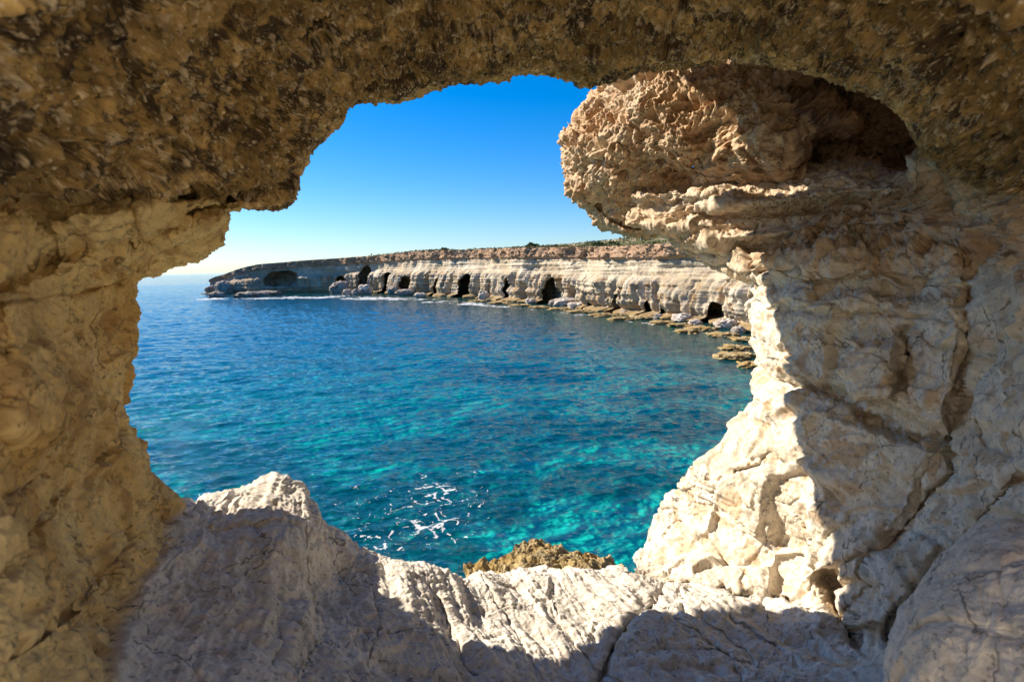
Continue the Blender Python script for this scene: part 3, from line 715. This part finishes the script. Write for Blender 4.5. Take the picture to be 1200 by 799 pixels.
tag(mesh_np('seabed', Pb, grid_faces(len(xs), len(ys))[:, ::-1], M_BED, np.clip(sand,.003,.9)), 'sandy sea floor with dark weed patches seen through the water', 'seabed', kind='structure')

# foam: broken white lace riding on the waves
def foam_mat():
    m, nt, N, L = new_mat('sea_foam'); out = N('ShaderNodeOutputMaterial'); b = N('ShaderNodeBsdfPrincipled'); L(b.outputs[0], out.inputs[0])
    b.inputs['Base Color'].default_value = (.82,.85,.85,1); b.inputs['Roughness'].default_value = .6; b.inputs['Alpha'].default_value = .62
    return m
M_FOAM = foam_mat()
def foam_patch(name, label, poly, cell, thr, fs, seed, extra=None):
    g = ground(np.array([p[0] for p in poly], float), np.array([p[1] for p in poly], float), 0)
    x0, x1, y0, y1 = g[:,0].min(), g[:,0].max(), g[:,1].min(), g[:,1].max()
    X, Y = np.meshgrid(np.arange(x0, x1, cell), np.arange(y0, y1, cell), indexing='ij')
    P = np.stack([X, Y, 0*X], -1).reshape(-1,3).astype(F32)
    px, py, _ = to_px(P.astype(float))
    pl = [tuple(p) for p in poly]; ins = polyin(px, py, pl); d = polydist(px, py, pl+pl[:1])
    edge = np.where(ins, ss(0, 14 if cell < .1 else 2.0, d), 0)
    wpp = P+(.5/fs)*np.stack([pn(P, fs*.9, seed+5), pn(P, fs*.9, seed+6), 0*P[:,0]], -1)*1.3
    lace = np.abs(pn(wpp, (fs,fs,1), seed))+.5*np.abs(pn(wpp, (fs*2.3,fs*2.3,1), seed+1))
    patch = .5+.9*fbm(P, (fs*.35,fs*.35,1), 2, seed+9)
    br = fbm(P, (fs*5,fs*5,1), 2, seed+11)
    m = (lace < thr*edge*np.clip(patch,0,1.4)*(1+.9*br))
    P[:,2] = wave(P, np.hypot(P[:,0], P[:,1]))+.012
    Fg = grid_faces(*X.shape)
    keep = m[Fg].all(1)
    V_, F_, _c = sub_mesh(P, Fg[keep], P)
    V2 = V_.copy(); n = len(V_)
    o = mesh_np(name, V_, F_[:, ::-1] if False else F_, M_FOAM)
    tag(o, label, 'foam', kind='stuff'); return o
foam_patch('sea_foam', 'lacy white foam swirls on turquoise water close to the ledge', [(400,605),(435,580),(470,572),(500,556),(550,568),(570,600),(560,635),(530,655),(450,662),(410,640)], .013, .20, 1.9, 800)
foam_patch('sea_foam', 'fine scattered foam flecks round the dark submerged rocks before the ledge', [(380,585),(420,560),(480,545),(560,545),(590,580),(580,620),(560,655),(440,664),(395,632)], .013, .12, 3.6, 860)
foam_patch('sea_foam', 'white surf line along the foot of the distant cliff', [(225,349),(300,347),(400,345),(480,348),(560,354),(600,359),(600,363),(540,358),(450,353),(380,351),(300,352),(230,353)], .16, .55, .22, 820)
foam_patch('sea_foam', 'thin foam streaks breaking around the rocks of the low shelf', [(600,357),(660,364),(720,372),(790,381),(790,386),(700,374),(600,362)], .12, .28, .5, 840)

# ------------------------------------------------------------------ far boulders and shelf slabs
def rot(o, a): o.rotation_euler = (0,0,a)
bl = [ # px, py(base), width px, height px, colour, label
 (262,341,22,14,'g','dark boulder at the seaward tip of the headland'),
 (281,339,20,13,'g','grey boulder second from the tip of the headland'),
 (252,345,16,6,'g','low dark rock awash at the tip of the headland'),
 (300,338,16,9,'g','small brown boulder below the left end of the cliff'),
 (321,337,32,17,'p','largest pale round boulder before the wide dark hollow of the far cliff'),
 (352,339,22,12,'p','pale tilted boulder at the mouth of the wide hollow in the far cliff'),
 (341,333,10,9,'g','brown block wedged behind the largest pale boulder of the headland'),
 (306,343,34,5,'g','long flat grey rock in front of the headland boulders'),
 (287,345,24,6,'g','flat dark slab at the water below the headland tip'),
 (397,342,22,14,'g','dark rounded boulder in front of the first small far cave'),
 (407,344,12,7,'g','small rock beside the dark rounded boulder in the surf'),
 (427,343,16,11,'p','grey boulder at the foot of the tall narrow far cave'),
 (417,344,10,7,'g','little brown rock left of the tall narrow far cave'),
 (461,343,14,10,'g','brown boulder in the mouth of the round far cave'),
 (475,344,22,7,'g','flat topped brown rock under the small far cave'),
 (492,346,14,5,'p','low pale rock near the water between two far caves'),
 (567,350,12,11,'p','white pointed boulder right of the black far cave'),
 (622,354,12,6,'p','small pale boulder on the shelf under the fluted cliff'),
 (664,357,26,10,'p','heap-like grey white boulder fallen on the shelf'),
 (677,360,20,8,'p','pale angular boulder lying against the fallen grey white one'),
 (650,356,12,7,'g','brown boulder left of the fallen grey white one'),
 (735,367,14,6,'g','small tan boulder under the middle of the lit cliff'),
 (772,372,10,7,'g','tan block standing on the shelf of the lit cliff'),
 (803,375,24,10,'p','whitish split boulder on the shelf near the right'),
 (816,380,14,8,'p','smaller white boulder beside the whitish split one'),
 (853,383,22,12,'p','large pale boulder at the right end of the shelf'),
 (867,388,14,8,'g','tan boulder nearest the right cave wall on the shore'),
]
for i, (px, py, w, h, ck, lb) in enumerate(bl):
    g = ground(px, py+(3.0 if px < 380 else 1.8), 0.1); D_ = (g-CAM)@fwd; wm = w/FPX*D_; hm = h/FPX*D_
    o = blob('boulder', (g[0], g[1]+wm*.3, hm*.42), (wm*.52, wm*.45, hm*.58), M_FAR, 900+i, 80, 44, .22, colr=c_grey if ck == 'g' else c_pale)
    rot(o, 0); tag(o, lb, 'boulder', 'boulders along the foot of the far cliff')
sl = [(585,355,26,3),(560,353,20,2.4),(610,358,26,3),(633,360,24,3.2),(657,362,26,3),(680,365,30,3.4),(706,369,28,3.6),(728,374,26,4),(716,364,30,3),(752,372,30,4),(775,378,28,4),(800,381,30,5),(822,385,34,5),(848,392,34,5),(805,388,26,4),(872,398,26,6),(862,408,34,6),(855,418,34,7),(872,416,26,6),(878,428,24,7)]
names = ['beneath the black far cave','just left of it','under the first fluted columns','under the second fluted columns','below the fallen pale boulders','right of the fallen pale boulders','before the shaded notch of the lit cliff','running out low from the lit cliff','close under the lit cliff','below the middle of the lit cliff','right of the middle of the lit cliff','under the whitish split boulder','with the smaller white boulder on its edge','below the large pale boulder','standing a little offshore of the split boulder','nearest the shore by the right cave wall','jutting left above the orange slab','bright orange with weed, out in the water','tucked against the right cave wall','lowest and nearest by the right cave wall']
for i, (px, py, w, h) in enumerate(sl):
    g = ground(px, py, .15); D_ = (g-CAM)@fwd; wm = w/FPX*D_; hm = .35
    o = blob('flat_rock', (g[0], g[1], .06), (wm*.50, wm*.30+.4, .30), M_REEF, 950+i, 110, 50, .34, colr=c_ochre)
    tag(o, 'flat ochre rock slab '+names[i], 'rock slab', 'flat rock slabs at the water under the far cliff')
tag(bpy.data.objects['flat_rock'], 'flat ochre rock slab beneath the black far cave')
bpy.data.objects['flat_rock.001']['label'] = 'flat ochre rock slab just left of the white pointed boulder'

# shrubs on the plateau edge, each a clump of leaf faces
def shrub_mesh(seed):
    rng = np.random.RandomState(seed); n = 700
    d = rng.normal(size=(n,3)); d /= np.linalg.norm(d,axis=1)[:,None]; d[:,2] = np.abs(d[:,2])
    lob = 1+.35*np.sin(d[:,0]*5+seed)*np.cos(d[:,1]*4+seed*2)
    c = d*(rng.uniform(.55,1,(n,1)))*lob[:,None]*np.array([1,1,.62])
    a = rng.normal(size=(n,3)); a /= np.linalg.norm(a,axis=1)[:,None]; b = np.cross(a, rng.normal(size=(n,3))); b /= np.linalg.norm(b,axis=1)[:,None]
    s = .11; V = np.stack([c-a*s, c+b*s*.6, c+a*s, c-b*s*.6], 1).reshape(-1,3)
    return V, np.arange(4*n).reshape(-1,4)
prot = []
for k in range(4):
    V, Fk = shrub_mesh(k+3); me_o = mesh_np('shrub', V, Fk, M_LEAF, np.tile(np.array([[.055,.075,.022]],F32)*(1+.25*(k-1.5)), (len(V),1)), smooth=False); prot.append(me_o)
spots = [(500,'first shrub from the left on the cliff top'),(524,'shrub on the cliff top above the fluted wall'),(572,'small shrub above the black far cave'),(598,'dark round shrub left of the mast'),(612,'low shrub between the round shrub and the mast'),(634,'shrub nearest the mast on its left'),(662,'wide dark shrub just right of the mast'),(672,'second shrub right of the mast'),(688,'small shrub halfway from the mast to the crag'),(702,'green shrub on the highest rise of the plateau'),(725,'olive shrub below the highest rise'),(741,'round shrub above the lit cliff'),(758,'dark shrub left of the last bushes by the crag'),(772,'bush near the crag, second from the crag edge'),(786,'bush touching the crag edge in view')]
deps = bpy.context.evaluated_depsgraph_get()
pl_grid = Gp
for i, (px, lb) in enumerate(spots):
    o = prot[i] if i < 4 else prot[i % 4].copy()
    if i >= 4: COL.objects.link(o)
    k = int(np.argmin(np.abs(spx-px)+1e6*(~vis))); j = [22,26,30,18,34][i % 5]
    p = pl_grid[k, j]
    # keep the pixel column
    g = p; r = .45+.35*random.random()+(.5 if 'wide' in lb or 'dark' in lb else 0); r *= (np.hypot(p[0],p[1])/110)
    o.location = (g[0], g[1], g[2]+r*.1); o.scale = (r*1.5, r*1.5, r*1.3); o.rotation_euler = (0,0,i*1.3)
    tag(o, lb, 'shrub', 'shrubs on the headland plateau')
# scrub mass
rng = np.random.RandomState(5)
ks = rng.randint(0, NS, 16000); js = (8+rng.beta(1.2,1.6,16000)*62).astype(int)
c = pl_grid[ks, js]; m = (spx[ks] > 430) & vis[ks] & (fbm(c.astype(F32), (.1,.1,1), 3, 777) > -.05); c = c[m]; n = len(c)
Vs = []; Fs = []
for q in range(14):
    s = (.10+.38*rng.beta(1.0,3.0,(n,1)))*(np.hypot(c[:,0],c[:,1])/110)[:,None]
    cc = c+rng.normal(size=(n,3))*s*np.array([2.2,2.2,.25])+np.array([0,0,1])*s*.2
    a = rng.normal(size=(n,3)); a /= np.linalg.norm(a,axis=1)[:,None]; b = np.cross(a, rng.normal(size=(n,3))); b /= np.linalg.norm(b,axis=1)[:,None]
    Vs.append(np.stack([cc-a*s*.6, cc+b*s*.4, cc+a*s*.6, cc-b*s*.4], 1).reshape(-1,3))
V = np.concatenate(Vs); tcl = np.repeat(np.tile(rng.uniform(0,1,n), 14), 4)
sc_ = mixc(c_(.07,.085,.025), c_(.20,.165,.075), tcl)
tag(mesh_np('scrub', V, np.arange(len(V)).reshape(-1,4), M_LEAF, sc_, smooth=False), 'low olive green scrub covering the plateau of the headland', 'scrub', kind='stuff')

# masts
M_METAL = rock_mat('grey_metal', fine=20, bump=.1, dist=.001, var=.1, rough=.5, flat=(.25,.26,.27))
def mast(px, topy, lb, j):
    k = int(np.argmin(np.abs(spx-px)+1e6*(~vis))); p = pl_grid[k, j]
    D_ = (p-CAM)@fwd; py = to_px(p[None])[1][0]; h = (py-topy)/FPX*D_
    root = bpy.data.objects.new('mast', None); COL.objects.link(root); root.location = p
    tag(root, lb, 'mast', 'masts on the headland plateau')
    def rod(name, r0, r1, z0, z1, x=0, horiz=0):
        a = np.linspace(0, 2*math.pi, 8, endpoint=False)
        if horiz: A_ = np.stack([0*a-horiz, r0*np.cos(a), z0+r0*np.sin(a)], -1); B_ = A_+np.array([2*horiz,0,0])
        else: A_ = np.stack([x+r0*np.cos(a), r0*np.sin(a), 0*a+z0], -1); B_ = np.stack([x+r1*np.cos(a), r1*np.sin(a), 0*a+z1], -1)
        V = np.vstack([A_, B_]); i = np.arange(8); Fk = np.stack([i, (i+1)%8, (i+1)%8+8, i+8], 1)
        mesh_np(name, V, Fk, M_METAL, None, root)
    rod('pole', .09, .05, -.3, h); rod('crossarm', .04, .04, h*.82, 0, horiz=.5); rod('base', .25, .2, -.4, .4)
mast(654, 281, 'taller thin grey mast standing on the headland skyline near the middle', 30)
mast(697, 283, 'shorter thin grey mast to the right on the headland skyline', 34)

# ------------------------------------------------------------------ light
w = bpy.data.worlds.new('World'); bpy.context.scene.world = w; w.use_nodes = True
nt = w.node_tree; bg = nt.nodes['Background']
sky = nt.nodes.new('ShaderNodeTexSky'); sky.sky_type = 'NISHITA'; sky.sun_disc = False
sky.sun_elevation = SUN_EL; sky.sun_rotation = -SUN_AZ
sky.air_density = 1.0; sky.dust_density = .3; sky.ozone_density = 3.0
hs = nt.nodes.new('ShaderNodeHueSaturation'); hs.inputs['Saturation'].default_value = 1.35
ml = nt.nodes.new('ShaderNodeVectorMath'); ml.operation = 'MULTIPLY'; ml.inputs[1].default_value = (.60,.69,.85)
nt.links.new(sky.outputs[0], ml.inputs[0]); nt.links.new(ml.outputs[0], hs.inputs['Color']); nt.links.new(hs.outputs[0], bg.inputs[0]); bg.inputs[1].default_value = .05
sl_ = bpy.data.lights.new('sun', 'SUN'); sl_.energy = 2.45; sl_.angle = math.radians(.5); sl_.color = (1,.88,.71)
so = bpy.data.objects.new('sun', sl_); COL.objects.link(so)
sd = Vector((-math.sin(SUN_AZ)*math.cos(SUN_EL), math.cos(SUN_AZ)*math.cos(SUN_EL), math.sin(SUN_EL)))
so.rotation_euler = sd.to_track_quat('Z', 'Y').to_euler(); so.location = (-20,10,30)
sc = bpy.context.scene
sc.view_settings.view_transform = 'Standard'; sc.view_settings.look = 'None'; sc.view_settings.exposure = 2.02; sc.view_settings.gamma = 1
sc.render.engine = 'CYCLES'; sc.cycles.max_bounces = 8; sc.cycles.diffuse_bounces = 6; sc.cycles.glossy_bounces = 3; sc.cycles.transparent_max_bounces = 8
sc.cycles.caustics_reflective = False; sc.cycles.caustics_refractive = False; sc.cycles.use_denoising = True
